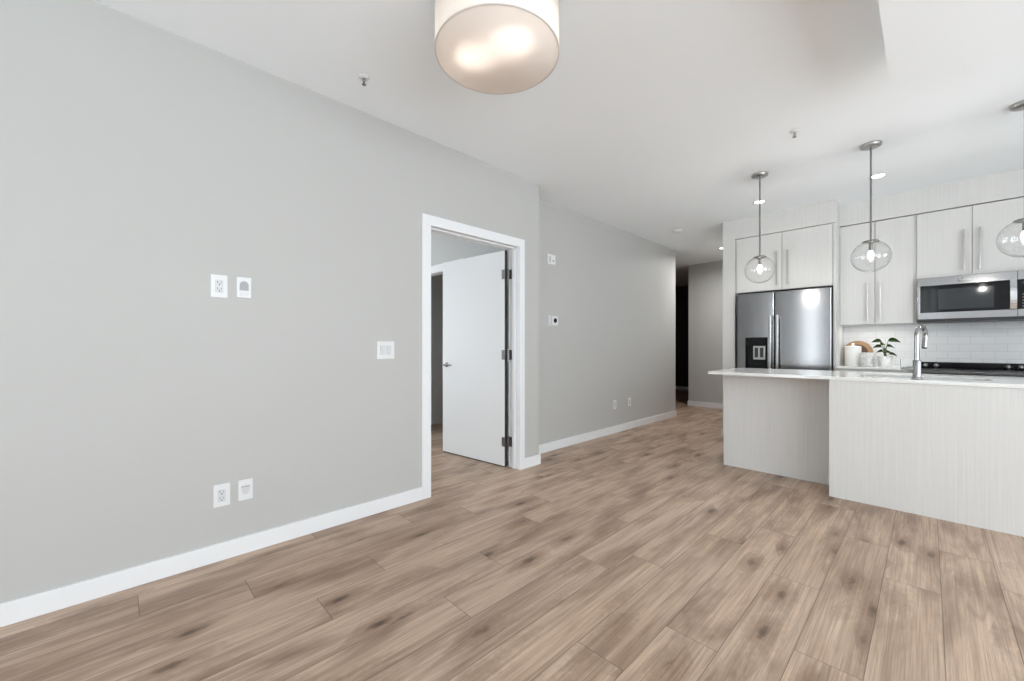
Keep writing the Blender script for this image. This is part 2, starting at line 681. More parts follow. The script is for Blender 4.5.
def window(name, axis, a0, a1, z0, z1, c, lab):
    f, g = MB(), MB()

    def bx(mb, u0, u1, za, zb, d0, d1):
        if axis == 'x':
            mb.box((u0, c + d0, za), (u1, c + d1, zb))
        else:
            mb.box((c + d0, u0, za), (c + d1, u1, zb))
    t = .06
    for u0, u1, za, zb in ((a0, a1, z0, z0 + t), (a0, a1, z1 - t, z1), (a0, a0 + t, z0 + t, z1 - t), (a1 - t, a1, z0 + t, z1 - t)):
        bx(f, u0, u1, za, zb, -.04, .04)
    mid = (a0 + a1) / 2
    bx(f, mid - .035, mid + .035, z0 + t, z1 - t, -.035, .035)
    bx(g, a0 + t, a1 - t, z0 + t, z1 - t, -.004, .004)
    o = struct(f, name, trim_m, lab, 'window')
    p = g.build('pane', pane_m, o)
    return o


window('window_1', 'x', RX0, RX1, RZ0, RZ1, REAR - .06, 'narrow window behind the viewer')
window('window_5', 'x', RX2, RX3, RZ2, RZ1, REAR - .06, 'slim window behind the viewer')
window('fill_window_2', 'y', SY0, SY1, SZ0, SZ1, RIGHT + .06, 'unseen side window added to light the living room')  # window added out of view for fill light
window('fill_window_4', 'y', SY2, SY3, SZ2, SZ3, RIGHT + .06, 'unseen side window added to light the kitchen end')  # added out of view, placed to brighten hall wall and ceiling

# bedroom beyond the door
BX0, BY0 = -4.0, -1.5
BWZ0, BWZ1, BWY0, BWY1 = .2, 2.4, -.9, 2.1
struct(MB().box((BX0 - .12, BY0 - .12, 0), (BX0, BWY0, H)).box((BX0 - .12, BWY1, 0), (BX0, 2.79, H))
       .box((BX0 - .12, BWY0, 0), (BX0, BWY1, BWZ0)).box((BX0 - .12, BWY0, BWZ1), (BX0, BWY1, H))
       .box((BX0, BY0 - .12, 0), (-WT, BY0, H)), 'wall_bedroom', paint, 'grey bedroom walls', 'wall')
window('window_3', 'y', BWY0, BWY1, BWZ0, BWZ1, BX0 - .06, 'bedroom window')
CX0, CX1 = -2.15, -1.10     # closet opening
struct(MB().box((BX0 - .12, 2.79, 0), (CX0, 2.90, H)).box((CX1, 2.79, 0), (-.2487, 2.90, H)).box((CX0, 2.79, 2.075), (CX1, 2.90, H))
       .box((-2.5, 2.90, 0), (-2.4, 3.86, H)).box((-.80, 2.90, 0), (-.70, 3.86, H)).box((-2.5, 3.86, 0), (-.70, 3.96, H)),
       'wall_closet', paint, 'grey bedroom wall with the closet opening', 'wall')
struct(MB().box((CX0 - .075, 2.777, 0), (CX0 - .0, 2.79, 2.135)).box((CX1, 2.777, 0), (CX1 + .075, 2.79, 2.135))
       .box((CX0, 2.777, 2.06), (CX1, 2.79, 2.135)).box((CX0, 2.79, 2.045), (CX1, 2.90, 2.06))
       .box((CX0, 2.79, 0), (CX0 + .015, 2.90, 2.06)).box((CX1 - .015, 2.79, 0), (CX1, 2.90, 2.06)),
       'trim_2', trim_m, 'white casing round the dark closet opening', 'door casing')

# door casing, jambs and stops
cx = .013
tr = MB()
CW, CR = .076, .062
for xa, xb in ((0, cx), (-WT - cx, -WT)):
    tr.box((xa, DY0 - CW + .004, 0), (xb, DY0 + .004, DZ - .004), .002)
    tr.box((xa, DY1 - .004, 0), (xb, DY1 + CR - .004, DZ - .004), .002)
    tr.box((xa, DY0 - CW + .004, DZ - .004), (xb, DY1 + CR - .004, DZ + CW - .004), .002)
tr.box((-WT, DY0 - .012, 0), (0, DY0, DZ)).box((-WT, DY1, 0), (0, DY1 + .012, DZ)).box((-WT, DY0 - .012, DZ), (0, DY1 + .012, DZ + .012))
tr.box((-.085, DY0, 0), (-.05, DY0 + .011, DZ)).box((-.085, DY1 - .011, 0), (-.05, DY1, DZ)).box((-.085, DY0, DZ - .011), (-.05, DY1, DZ))
struct(tr, 'trim_1', trim_m, 'white casing and jambs round the open bedroom door', 'door casing')

# baseboards
BH, BT = .093, .013


def baseboard(name, boxes, lab):
    m = MB()
    for a, b in boxes:
        m.box((a[0], a[1], 0), (b[0], b[1], BH), .002)
    struct(m, name, trim_m, lab, 'baseboard')


baseboard('baseboard_left', [((0, REAR), (BT, DY0 - CW + .004)), ((0, DY1 + CR - .004), (BT, CORN + BT)), ((HALLX, CORN), (0, CORN + BT))],
          'white baseboard along the long living room wall')
baseboard('baseboard_hall', [((HALLX, CORN + BT), (HALLX + BT, HEND + BT)), ((-2.3, HEND), (HALLX, HEND + BT))], 'white baseboard along the set-back hall wall')
baseboard('baseboard_end', [((-.597, HB - BT), (.807, HB)), ((-.597 - BT, HB - BT), (-.597, 10.6))], 'white baseboard under the hall end wall')
baseboard('baseboard_passage', [((-2.3, 10.6 - BT), (-.62, 10.6))], 'baseboard deep in the dark passage')
baseboard('baseboard_kitchen', [((.807, 5.47), (.82, HB - BT))], 'short white baseboard on the cabinet end facing the hall')
baseboard('baseboard_closet', [((-2.4, 3.86 - BT), (-.80, 3.86)), ((CX1 + .075, 2.777), (-.2487, 2.79))], 'white baseboard in the closet')


# ------------------------------------------------------------------ the open bedroom door
def bedroom_door():
    hx, hy = -.145, DY1 - .012
    ang = math.radians(84)                     # opening angle
    Lf, th, z0, z1 = .888, .036, .012, 2.044
    # local: leaf along -Y from the hinge, hall face at +X ; turn clockwise about the hinge
    M = Matrix.Translation((hx, hy, 0)) @ Matrix.Rotation(-ang, 4, 'Z')
    d = MB().box((0.004, -Lf, z0), (0.004 + th, -.006, z1), .0015).xform(M)
    o = d.build('door_1', door_m, None, (hx, hy, 0))
    tag(o, 'plain white bedroom door standing open into the bedroom', 'door', kind='structure')
    # dark strip standing in for the shade in the hinge gap
    MB().box((.006, -.0055, z0), (.036, 0.001, z1)).xform(M).build('hinge_gap_shade', gap_shade, o)
    MB().box((.006, -Lf + .01, .003), (.036, -.01, z0)).xform(M).build('under_door_shade', gap_shade, o)  # dark strip painted as the shade under the door
    hy_ = -Lf + .065
    zc = .945
    h = MB()
    for sx, x in ((1, .004 + th), (-1, .004)):
        h.lathe([(.0, 0), (.026, 0), (.026, .006), (.022, .009), (.010, .010), (.010, .045), (0, .045)], (0, 0, 0), 'Z', 24)
        # orient this rose on the door face
        R = Matrix.Translation((x, hy_, zc)) @ Matrix.Rotation(sx * PI / 2, 4, 'Y')
        for v in h.bm.verts:
            if not v.tag:
                v.co = R @ v.co
                v.tag = True
        xx = x + sx * .04
        h.tube([(xx, hy_, zc), (xx, hy_ + .03, zc), (xx, hy_ + .115, zc - .002)], [.010, .009, .007], 12)
        for v in h.bm.verts:
            v.tag = True
    h.xform(M)
    tag(h.build('door_handle', chrome, o), 'chrome lever handle')
    tag(MB().box((.008, -Lf - .001, zc - .05), (.03, -Lf + .001, zc + .05)).xform(M).build('latch_plate', nickel, o), 'metal latch plate')
    for z in (1.82, 1.06, .24):
        g = MB()
        g.cyl((0, .004, z - .052), (0, .004, z + .052), .009, 14)
        g.xform(M)
        g.box((-.135, DY1 - .004, z - .045), (-.095, DY1 - .0005, z + .045))
        g.bm.verts.ensure_lookup_table()
        g2 = MB().box((.006, -.0035, z - .045), (.04, .0005, z + .045)).box((.040, -.038, z - .045), (.0425, -.0, z + .045)).xform(M)
        me = bpy.data.meshes.new('t')
        g2.bm.to_mesh(me)
        g.bm.from_mesh(me)
        bpy.data.meshes.remove(me)
        g2.bm.free()
        tag(g.build('hinge', nickel, o), 'satin nickel butt hinge')


bedroom_door()

# wire shelf with rod in the closet
sh = thing('closet_shelf', (-1.6, 3.86, 1.72), 'white wire shelf high inside the dark closet', 'shelf')
w = MB()
for k in range(60):
    x = -2.39 + k * .0265
    w.cyl((x, 3.50, 1.72), (x, 3.855, 1.72), .0022, 6)
for y in (3.50, 3.66, 3.85):
    w.cyl((-2.398, y, 1.716), (-.802, y, 1.716), .004, 8)
w.build('shelf_wires', plastic, sh)
MB().cyl((-2.398, 3.50, 1.675), (-.802, 3.50, 1.675), .006, 8).build('hanging_rail', plastic, sh)


# ------------------------------------------------------------------ wall plates
def plate(name, y0, y1, z0, z1, x, label, cat, group=None):
    t = thing(name, (x, (y0 + y1) / 2, (z0 + z1) / 2), label, cat, group)
    MB().box((x, y0, z0), (x + .006, y1, z1), .003, 3).build('cover_plate', plastic, t)
    return t


def duplex(t, y0, y1, z0, z1, x):
    cy, cz = (y0 + y1) / 2, (z0 + z1) / 2
    MB().box((x + .004, cy - .0175, cz - .034), (x + .009, cy + .0175, cz + .034), .002).build('receptacle', plastic_in, t)
    s = MB()
    for dz in (.017, -.017):
        s.box((x + .0085, cy - .009, cz + dz - .001), (x + .0094, cy - .0066, cz + dz + .009))
        s.box((x + .0085, cy + .0066, cz + dz), (x + .0094, cy + .009, cz + dz + .008))
        s.lathe([(.0, 0), (.0032, 0), (.0032, .0009), (0, .0009)], (x + .0085, cy, cz + dz - .008), 'X', 12)
    s.build('socket_slots', slot_m, t)


t = plate('wall_outlet', .344, .418, 1.400, 1.521, 0, 'white duplex outlet, upper one at television height on the long grey wall', 'outlet')
duplex(t, .344, .418, 1.400, 1.521, 0)
t = plate('wall_outlet', .355, .429, .286, .404, 0, 'white duplex outlet low on the long grey wall above the baseboard', 'outlet')
duplex(t, .355, .429, .286, .404, 0)

t = plate('cable_plate', .459, .527, 1.408, 1.521, 0, 'white cable plate with grey arched opening beside the upper outlet', 'wall plate')
cy, cz = .493, 1.472
out = [(.0055, cy - .021, cz - .024)] + [(.0055, cy + .021, cz - .024)] + [(.0055, cy + .021 * math.cos(a), cz + .004 + .023 * math.sin(a)) for a in [PI * i / 14 for i in range(15)]]
tag(MB().prism(out, (.003, 0, 0)).build('grey_insert', grey_pl, t), 'grey arched opening')
s = MB()
for k in range(4):
    s.box((.005, cy - .018 + k * .011, 1.418), (.0072, cy - .015 + k * .011, 1.436))
s.build('vent_slits', plastic_in, t)

t = plate('cable_plate', .466, .534, .293, .404, 0, 'white cable plate with scooped hood beside the low outlet', 'wall plate')
cy, cz = .500, .352
out = [(.0055, cy - .020, cz + .018), (.0055, cy + .020, cz + .018)] + [(.0055, cy + .020 * math.cos(a), cz - .002 - .026 * math.sin(a)) for a in [PI * i / 14 for i in range(15)]]
tag(MB().prism(out, (.002, 0, 0)).build('scoop', plastic_in, t), 'shaded scoop opening')
MB().box((.005, cy - .020, cz + .014), (.012, cy + .020, cz + .019), .001).build('hood', grey_pl, t)

t = plate('light_switch', 1.263, 1.393, 1.053, 1.175, 0, 'white two-gang light switch on the grey wall before the doorway', 'switch')
for yy in (1.305, 1.351):
    MB().box((.004, yy - .0165, 1.081), (.0095, yy + .0165, 1.147), .0015).box((.006, yy - .0165, 1.114), (.0115, yy + .0165, 1.147), .001).build('rocker', plastic_in, t)

X = HALLX
t = thing('door_chime', (X, 3.38, 2.09), 'small white control box high on the set-back hall wall', 'control box')
MB().box((X, 3.318, 2.035), (X + .022, 3.445, 2.142), .004).build('housing', plastic, t)
MB().box((X + .0215, 3.345, 2.055), (X + .023, 3.362, 2.122)).build('grille_slot', grey_pl, t)
MB().box((X + .0215, 3.395, 2.065), (X + .023, 3.425, 2.085)).build('indicator', grey_pl, t)
t = thing('thermostat', (X, 3.41, 1.42), 'white thermostat with black round dial on the set-back wall', 'thermostat')
MB().box((X, 3.340, 1.365), (X + .008, 3.500, 1.478), .003).build('back_plate', plastic_in, t)
MB().box((X + .007, 3.385, 1.372), (X + .026, 3.488, 1.471), .006).build('housing', plastic, t)
tag(MB().lathe([(0, 0), (.027, 0), (.027, .003), (.024, .004), (0, .004)], (X + .0255, 3.437, 1.424), 'X', 24).build('dial', black_gl, t), 'black round dial')
for y0, lab in ((4.645, 'white outlet low on the set-back hall wall, the one toward the doorway'), (5.02, 'white outlet low on the set-back hall wall, the one toward the dark passage')):
    t = plate('wall_outlet', y0, y0 + .075, .315, .432, X, lab, 'outlet')
    duplex(t, y0, y0 + .075, .315, .432, X)


# ------------------------------------------------------------------ ceiling fittings
def point_light(name, loc, power, col, rad, parent):
    l = bpy.data.lights.new(name, 'POINT')
    l.energy, l.color, l.shadow_soft_size = power, col, rad
    o = bpy.data.objects.new(name, l)
    C.objects.link(o)
    o.parent = parent
    o.location = Vector(loc) - Vector(parent['_o'])
    return o


def drum_light():
    c, r, zb, zt = (1.270, 1.231), .279, 2.46, 2.65
    t = thing('drum_ceiling_light', (c[0], c[1], H), 'large white drum ceiling light with frosted round diffuser', 'ceiling light')
    n = 72
    MB().lathe([(r, zb), (r, zt), (r - .003, zt), (r - .003, zb)], (c[0], c[1], 0), 'Z', n, cap=False).build('drum_shade', shade_m, t)
    rim = MB()
    rim.lathe([(r - .004, zb - .002), (r + .0015, zb - .002), (r + .0015, zb + .0025), (r - .004, zb + .0025), (r - .004, zb - .002)], (c[0], c[1], 0), 'Z', n, cap=False)
    rim.build('bottom_ring', mat('cream_ring', (.62, .58, .54), .5), t)
    MB().lathe([(0, zb - .001), (r - .004, zb - .001), (r - .004, zb + .003), (0, zb + .003)], (c[0], c[1], 0), 'Z', n, cap=False).build('diffuser', diff_m, t)
    MB().lathe([(0, 2.683), (.06, 2.683), (.065, 2.69), (.065, H), (0, H)], (c[0], c[1], 0), 'Z', 32).cyl((c[0], c[1], 2.60), (c[0], c[1], 2.69), .008).build('canopy', nickel, t)
    MB().lathe([(0, zt - .012), (r - .004, zt - .012), (r - .004, zt - .008), (0, zt - .008)], (c[0], c[1], 0), 'Z', n, cap=False).build('top_glow_block', plastic, t)  # added opaque disc, keeps the bulbs' glow off the ceiling
    for (bx, by) in ((1.162, 1.141), (1.408, 1.222)):
        s = MB().cyl((bx, by, 2.605), (bx, by, 2.637), .016)
        s.tube([(bx, by, 2.628), (c[0], c[1], 2.628)], .006, 10)
        s.build('lamp_holder', nickel, t)
        b = MB().lathe([(0, 2.522), (.014, 2.525), (.024, 2.54), (.026, 2.558), (.02, 2.58), (.012, 2.62), (0, 2.62)], (bx, by, 0), 'Z', 20).build('bulb', bulb_m, t)
        point_light('bulb_glow', (bx, by, 2.503), P_DRUM, (1, .95, .90), .014, t)


drum_light()


def pendant(px, label):
    y, zc, r = 4.185, 1.838, .122
    t = thing('globe_pendant', (px, y, H), label, 'pendant light', 'glass globe pendants over the island')
    MB().lathe([(0, H - .024), (.052, H - .024), (.064, H - .018), (.066, H - .006), (.066, H), (0, H)], (px, y, 0), 'Z', 36).build('canopy', satin, t)
    MB().cyl((px, y, zc + r - .002), (px, y, H - .02), .0062, 14).build('rod', nickel, t)
    prof = [(0, .017), (.010, .016)]
    cap = [(.052 * math.cos(a), zc + r - .009 + .016 * math.sin(a)) for a in [PI / 2 * i / 8 for i in range(9)]]
    MB().lathe([(0, zc + r - .012), (.052, zc + r - .012)] + cap, (px, y, 0), 'Z', 32).build('cap', nickel, t)
    th0 = math.asin(.05 / r)
    outer = [(r * math.sin(a), zc + r * math.cos(a)) for a in [PI - (PI - th0) * i / 40 for i in range(41)]]
    ri = r - .0022
    inner = [(ri * math.sin(a), zc + ri * math.cos(a)) for a in [th0 + (PI - th0) * i / 40 for i in range(41)]]
    outer[0] = (0, outer[0][1])
    inner[-1] = (0, inner[-1][1])
    tag(MB().lathe(outer + inner, (px, y, 0), 'Z', 56, cap=False).build('glass_globe', clear, t), 'clear glass globe')
    MB().cyl((px, y, zc + .045), (px, y, zc + r - .012), .013, 16).build('socket', nickel, t)
    MB().lathe([(0, zc - .012), (.012, zc - .008), (.02, zc + .006), (.019, zc + .02), (.011, zc + .038), (.010, zc + .047), (0, zc + .047)], (px, y, 0), 'Z', 20).build('bulb', pbulb_m, t)
    point_light('bulb_glow', (px, y, zc - .036), P_PEND, (1, .97, .93), .02, t)


pendant(1.564, 'clear glass globe pendant nearest the hall, hanging before the refrigerator')
pendant(2.322, 'clear glass globe pendant, middle of the three over the island')
pendant(3.068, 'clear glass globe pendant nearest the microwave, cut by the photo edge')


def can_light(x, y, label, power, spread=95):
    t = thing('recessed_light', (x, y, H), label, 'recessed light')
    MB().lathe([(.045, H - .001), (.058, H - .006), (.062, H - .004), (.062, H), (.045, H), (.045, H - .001)], (x, y, 0), 'Z', 36, cap=False).build('trim_ring', plastic, t)
    MB().lathe([(0, H - .002), (.046, H - .002), (.046, H), (0, H)], (x, y, 0), 'Z', 32).build('lens', emit_lens, t)
    l = bpy.data.lights.new('can_glow', 'AREA')
    l.shape = 'DISK'
    l.size = .085
    l.spread = math.radians(spread)
    l.energy = power
    l.color = (1, .975, .945)
    o = bpy.data.objects.new('can_glow', l)
    C.objects.link(o)
    o.parent = t
    o.location = (0, 0, -.008)


can_light(1.357, 4.982, 'round recessed downlight before the refrigerator cabinets', P_CAN)
can_light(2.311, 5.004, 'round recessed downlight before the tall wall cabinet', P_CAN)
can_light(.356, 6.894, 'round recessed downlight in the hall ceiling beside the cabinet end', P_HALL, 165)

t = thing('smoke_detector', (.286, 5.393, H), 'round white smoke detector on the hall ceiling', 'smoke detector')
MB().lathe([(0, H - .034), (.040, H - .034), (.052, H - .026), (.056, H - .012), (.064, H - .010), (.064, H), (0, H)], (.286, 5.393, 0), 'Z', 36).build('housing', plastic, t)
MB().lathe([(0, H - .037), (.014, H - .037), (.014, H - .0335), (0, H - .0335)], (.286, 5.393, 0), 'Z', 20).build('test_button', plastic_in, t)


def sprinkler(x, y, label):
    t = thing('sprinkler_head', (x, y, H), label, 'sprinkler')
    MB().lathe([(.010, H - .012), (.018, H - .011), (.029, H - .005), (.031, H), (.010, H)], (x, y, 0), 'Z', 28, cap=False).build('escutcheon', plastic, t)
    s = MB().cyl((x, y, H - .027), (x, y, H - .002), .008, 12)
    for sg in (-1, 1):
        s.tube([(x + sg * .007, y, H - .024), (x + sg * .011, y, H - .033), (x + sg * .004, y, H - .043)], .0022, 8)
    s.build('frame', satin, t)
    d = MB().lathe([(0, H - .046), (.012, H - .046), (.012, H - .0435), (0, H - .0435)], (x, y, 0), 'Z', 18)
    d.build('deflector', nickel, t)
    MB().cyl((x, y, H - .044), (x, y, H - .027), .0024, 8).build('glass_bulb', slot_m, t)


sprinkler(.347, 1.02, 'small sprinkler head on the ceiling near the long grey wall')
sprinkler(1.955, 3.523, 'small sprinkler head on the ceiling before the island pendants')


# ------------------------------------------------------------------ kitchen cabinets
def pull(mb, x, y, z0, z1, r=.006, off=.030):
    """vertical bar pull standing off a front at y"""
    mb.box((x - r, y - off - r, z0), (x + r, y - off + r, z1), .002)
    for z in (z0 + .02, z1 - .02):
        mb.cyl((x, y - off, z), (x, y, z), .0045, 10)
    return mb


def hpull(mb, x0, x1, y, z, r=.006, off=.030):
    mb.box((x0, y - off - r, z - r), (x1, y - off + r, z + r), .002)
    for x in (x0 + .02, x1 - .02):
        mb.cyl((x, y - off, z), (x, y, z), .0045, 10)
    return mb


def cabinet(name, x0, x1, y0, y1, z0, z1, doors, label, cat='cabinet', group=None):
    """doors: list of (xa, xb, handle x, handle z0, handle z1)"""
    t = thing(name, ((x0 + x1) / 2, y1, z0), label, cat, group)
    MB().box((x0, y0 + .021, z0), (x1, y1, z1)).build('cabinet_box', lam, t)
    for xa, xb, hx, h0, h1 in doors:
        d = MB().box((xa, y0, z0 + .001), (xb, y0 + .019, z1 - .004), .0012).build('cabinet_door', lam, t)
        tag(pull(MB(), hx, y0, h0, h1).build('handle', satin, d), 'satin nickel bar pull')
    return t


FY = 5.479
CB = 2.463
t = tag(MB().box((.82, FY, 0), (.962, KW, H), .001).build('end_panel', lam, None, (.89, FY, 0)), 'tall white filler panel between the refrigerator and the hall', 'cabinet panel')
t = tag(MB().box((1.925, FY, 0), (1.950, KW, CB), .001).build('end_panel', lam, None, (1.94, FY, 0)), 'thin white panel beside the refrigerator, next to the tall wall cabinet', 'cabinet panel')
cabinet('refrigerator_cabinet', .963, 1.924, FY, KW - .012, 1.797, CB, [(.984, 1.4545, 1.408, 1.85, 2.244), (1.4615, 1.919, 1.513, 1.85, 2.244)],
        'white two-door cabinet over the refrigerator')
wc = cabinet('wall_cabinet', 1.951, 2.552, 5.72, KW - .011, 1.375, CB - .003, [(1.953, 2.2375, 2.180, 1.418, 1.812), (2.2445, 2.530, 2.282, 1.418, 1.812)],
        'tall white wall cabinet above the plant and canister')
ls = MB().box((2.00, 5.80, 1.3665), (2.50, 5.825, 1.3748), .001).build('light_strip', plastic, wc)
l = bpy.data.lights.new('strip_glow', 'AREA')
l.shape, l.size, l.size_y, l.energy, l.color = 'RECTANGLE', .48, .018, P_STRIP, (1, .95, .88)
lo = bpy.data.objects.new('strip_glow', l)
C.objects.link(lo)
lo.parent = wc
lo.location = Vector((2.25, 5.8125, 1.3655)) - Vector(wc['_o'])
cabinet('wall_cabinet', 2.553, 3.318, 5.72, KW - .011, 1.812, CB - .003, [(2.555, 2.917, 2.866, 1.858, 2.243), (2.921, 3.315, 2.965, 1.858, 2.243)],
        'short white wall cabinet above the microwave')
struct(MB().box((.962, FY, CB + .004), (1.950, KW, H)), 'trim_3', lam, 'white fascia above the refrigerator cabinet', 'fascia')
struct(MB().box((1.950, 5.72, CB + .004), (4.265, KW, H)), 'trim_4', lam, 'white fascia above the wall cabinets', 'fascia')

# base cabinet and worktop on the kitchen wall
t = cabinet('base_cabinet', 1.951, 2.552, 5.44, KW - .011, .10, .907, [(1.955, 2.250, 2.21, .45, .70), (2.254, 2.549, 2.295, .45, .70)],
            'white base cabinet under the counter between refrigerator and range')
MB().box((1.951, 5.50, 0), (2.552, 5.52, .10)).build('toe_kick', lam, t)
wt = MB().box((1.951, 5.42, .908), (2.553, KW - .011, .930), .002).build('worktop', quartz, None, (2.25, 5.73, .908))
tag(wt, 'white quartz worktop under the plant and canister', 'worktop')


# the same run carried on past the range
cabinet('wall_cabinet', 3.320, 4.250, 5.72, KW - .011, 1.375, CB - .003, [(3.322, 3.782, 3.735, 1.418, 1.812), (3.788, 4.247, 3.832, 1.418, 1.812)],
        'tall white wall cabinet beyond the microwave at the end of the run')
t = cabinet('base_cabinet', 3.318, 4.250, 5.44, KW - .011, .10, .907, [(3.321, 3.781, 3.735, .45, .70), (3.787, 4.247, 3.832, .45, .70)],
            'white base cabinet beyond the range at the end of the run')
MB().box((3.318, 5.50, 0), (4.250, 5.52, .10)).build('toe_kick', lam, t)
wt = MB().box((3.317, 5.42, .908), (4.262, KW - .011, .930), .002).build('worktop', quartz, None, (3.79, 5.73, .908))
tag(wt, 'white quartz worktop beyond the black range', 'worktop')
struct(MB().box((4.265, 5.36, 0), (4.385, KW, H)), 'wall_kitchen_end', paint, 'short wall closing the kitchen run', 'wall')


# ------------------------------------------------------------------ refrigerator
def refrigerator():
    x0, x1, yf, yb = 1.006, 1.920, 5.405, 6.03
    zt, zsplit = 1.768, .74
    t = thing('refrigerator', ((x0 + x1) / 2, yb, 0), 'stainless french-door refrigerator with dispenser beside the tall white panel', 'refrigerator')
    MB().box((x0 + .004, yf + .075, .03), (x1 - .004, yb, zt - .012)).build('case', dark_metal, t)
    for x in (x0 + .06, x1 - .06):
        for y in (yf + .12, yb - .08):
            MB().cyl((x, y, 0), (x, y, .035), .02, 12).build('foot', black_pl, t)

    def front(xa, xb, za, zb, hole=None, bulge=.004):
        bm = bmesh.new()
        nx = 24
        xs = sorted(set([xa + (xb - xa) * i / nx for i in range(nx + 1)] + ([hole[0], hole[1]] if hole else [])))
        zs = sorted(set([za, zb] + ([hole[2], hole[3]] if hole else [])))
        ed = .012

        def yy(x):
            u = 2 * (x - xa) / (xb - xa) - 1
            d = min(x - xa, xb - x)
            rnd = 0 if d >= ed else ed - math.sqrt(max(0, ed * ed - (ed - d) ** 2))
            return yf + bulge * u * u + rnd
        xs = sorted(set(xs + [xa + ed * k for k in (.05, .15, .3, .6, 1)] + [xb - ed * k for k in (.05, .15, .3, .6, 1)]))
        V = {(i, j): bm.verts.new((x, yy(x), z)) for i, x in enumerate(xs) for j, z in enumerate(zs)}
        for i in range(len(xs) - 1):
            for j in range(len(zs) - 1):
                if hole and xs[i] >= hole[0] - 1e-6 and xs[i + 1] <= hole[1] + 1e-6 and zs[j] >= hole[2] - 1e-6 and zs[j + 1] <= hole[3] + 1e-6:
                    continue
                fc = bm.faces.new((V[i, j], V[i + 1, j], V[i + 1, j + 1], V[i, j + 1]))
                fc.smooth = True
        eds = [e for e in bm.edges if e.is_boundary]
        r = bmesh.ops.extrude_edge_only(bm, edges=eds)
        vs = [g for g in r['geom'] if isinstance(g, bmesh.types.BMVert)]
        for v in vs:
            inside = hole and hole[0] - 1e-6 <= v.co.x <= hole[1] + 1e-6 and hole[2] - 1e-6 <= v.co.z <= hole[3] + 1e-6
            v.co.y = yf + (.055 if inside else .07)
        for e in bm.edges:
            if len(e.link_faces) == 2 and e.calc_face_angle(0) > .7:
                e.smooth = False
        bmesh.ops.recalc_face_normals(bm, faces=bm.faces)
        mb = MB()
        mb.bm.free()
        mb.bm = bm
        return mb
    xm = 1.398
    hole = (1.098, 1.332, .815, 1.247)
    dl = front(x0, xm - .003, zsplit, zt, hole).build('refrigerator_door', steel, t)
    dr = front(xm + .003, x1, zsplit, zt).build('refrigerator_door', steel, t)
    dz = front(x0, x1, .06, zsplit - .006, None, .004).build('freezer_drawer', steel, t)
    # dispenser
    y = yf + .004
    dp = MB()
    dp.box((1.099, y, 1.155), (1.329, y + .05, 1.246), .003)                    # control glass
    dp.box((1.099, y + .042, .816), (1.329, y + .05, 1.155))                    # niche back
    dp.box((1.099, y, .816), (1.106, y + .05, 1.155)).box((1.322, y, .816), (1.329, y + .05, 1.155)).box((1.099, y, .816), (1.329, y + .05, .828))
    dpo = dp.build('dispenser', black_gl, dl)
    br = MB()
    br.box((1.175, y + .022, .985), (1.30, y + .036, 1.145), .003)
    tag(br.build('paddle_frame', grey_pl if False else satin, dpo), 'grey paddle surround')
    for xa in (1.192, 1.247):
        MB().box((xa, y + .014, 1.01), (xa + .036, y + .024, 1.125), .003).build('paddle', slot_m, dpo)
    for k in range(4):
        MB().box((1.125 + k * .05, y - .0006, 1.178), (1.135 + k * .05, y + .001, 1.181)).build('display_mark', win_gl, dpo)

    def bar(xc, d, name='door_handle'):
        h = MB()
        za, zb = .80, 1.50
        h.box((xc - .013, yf - .055, za), (xc + .013, yf - .030, zb), .008, 3)
        for z in (za + .03, zb - .03):
            h.box((xc - .009, yf - .04, z - .015), (xc + .009, yf + .012, z + .015), .003)
        return tag(h.build(name, steel_hi, d), 'polished steel bar handle')
    bar(1.366, dl)
    bar(1.436, dr)
    h = MB().box((x0 + .1, yf - .055, .655), (x1 - .1, yf - .03, .68), .008, 3)
    for x in (x0 + .13, x1 - .13):
        h.box((x - .015, yf - .04, .658), (x + .015, yf + .008, .677), .003)
    h.build('drawer_handle', steel_hi, dz)
    # small maker's plate, top of the wide door
    b = MB().box((1.735, yf + .000, 1.716), (1.815, yf + .006, 1.724), .001).build('badge', nickel, dr)


refrigerator()


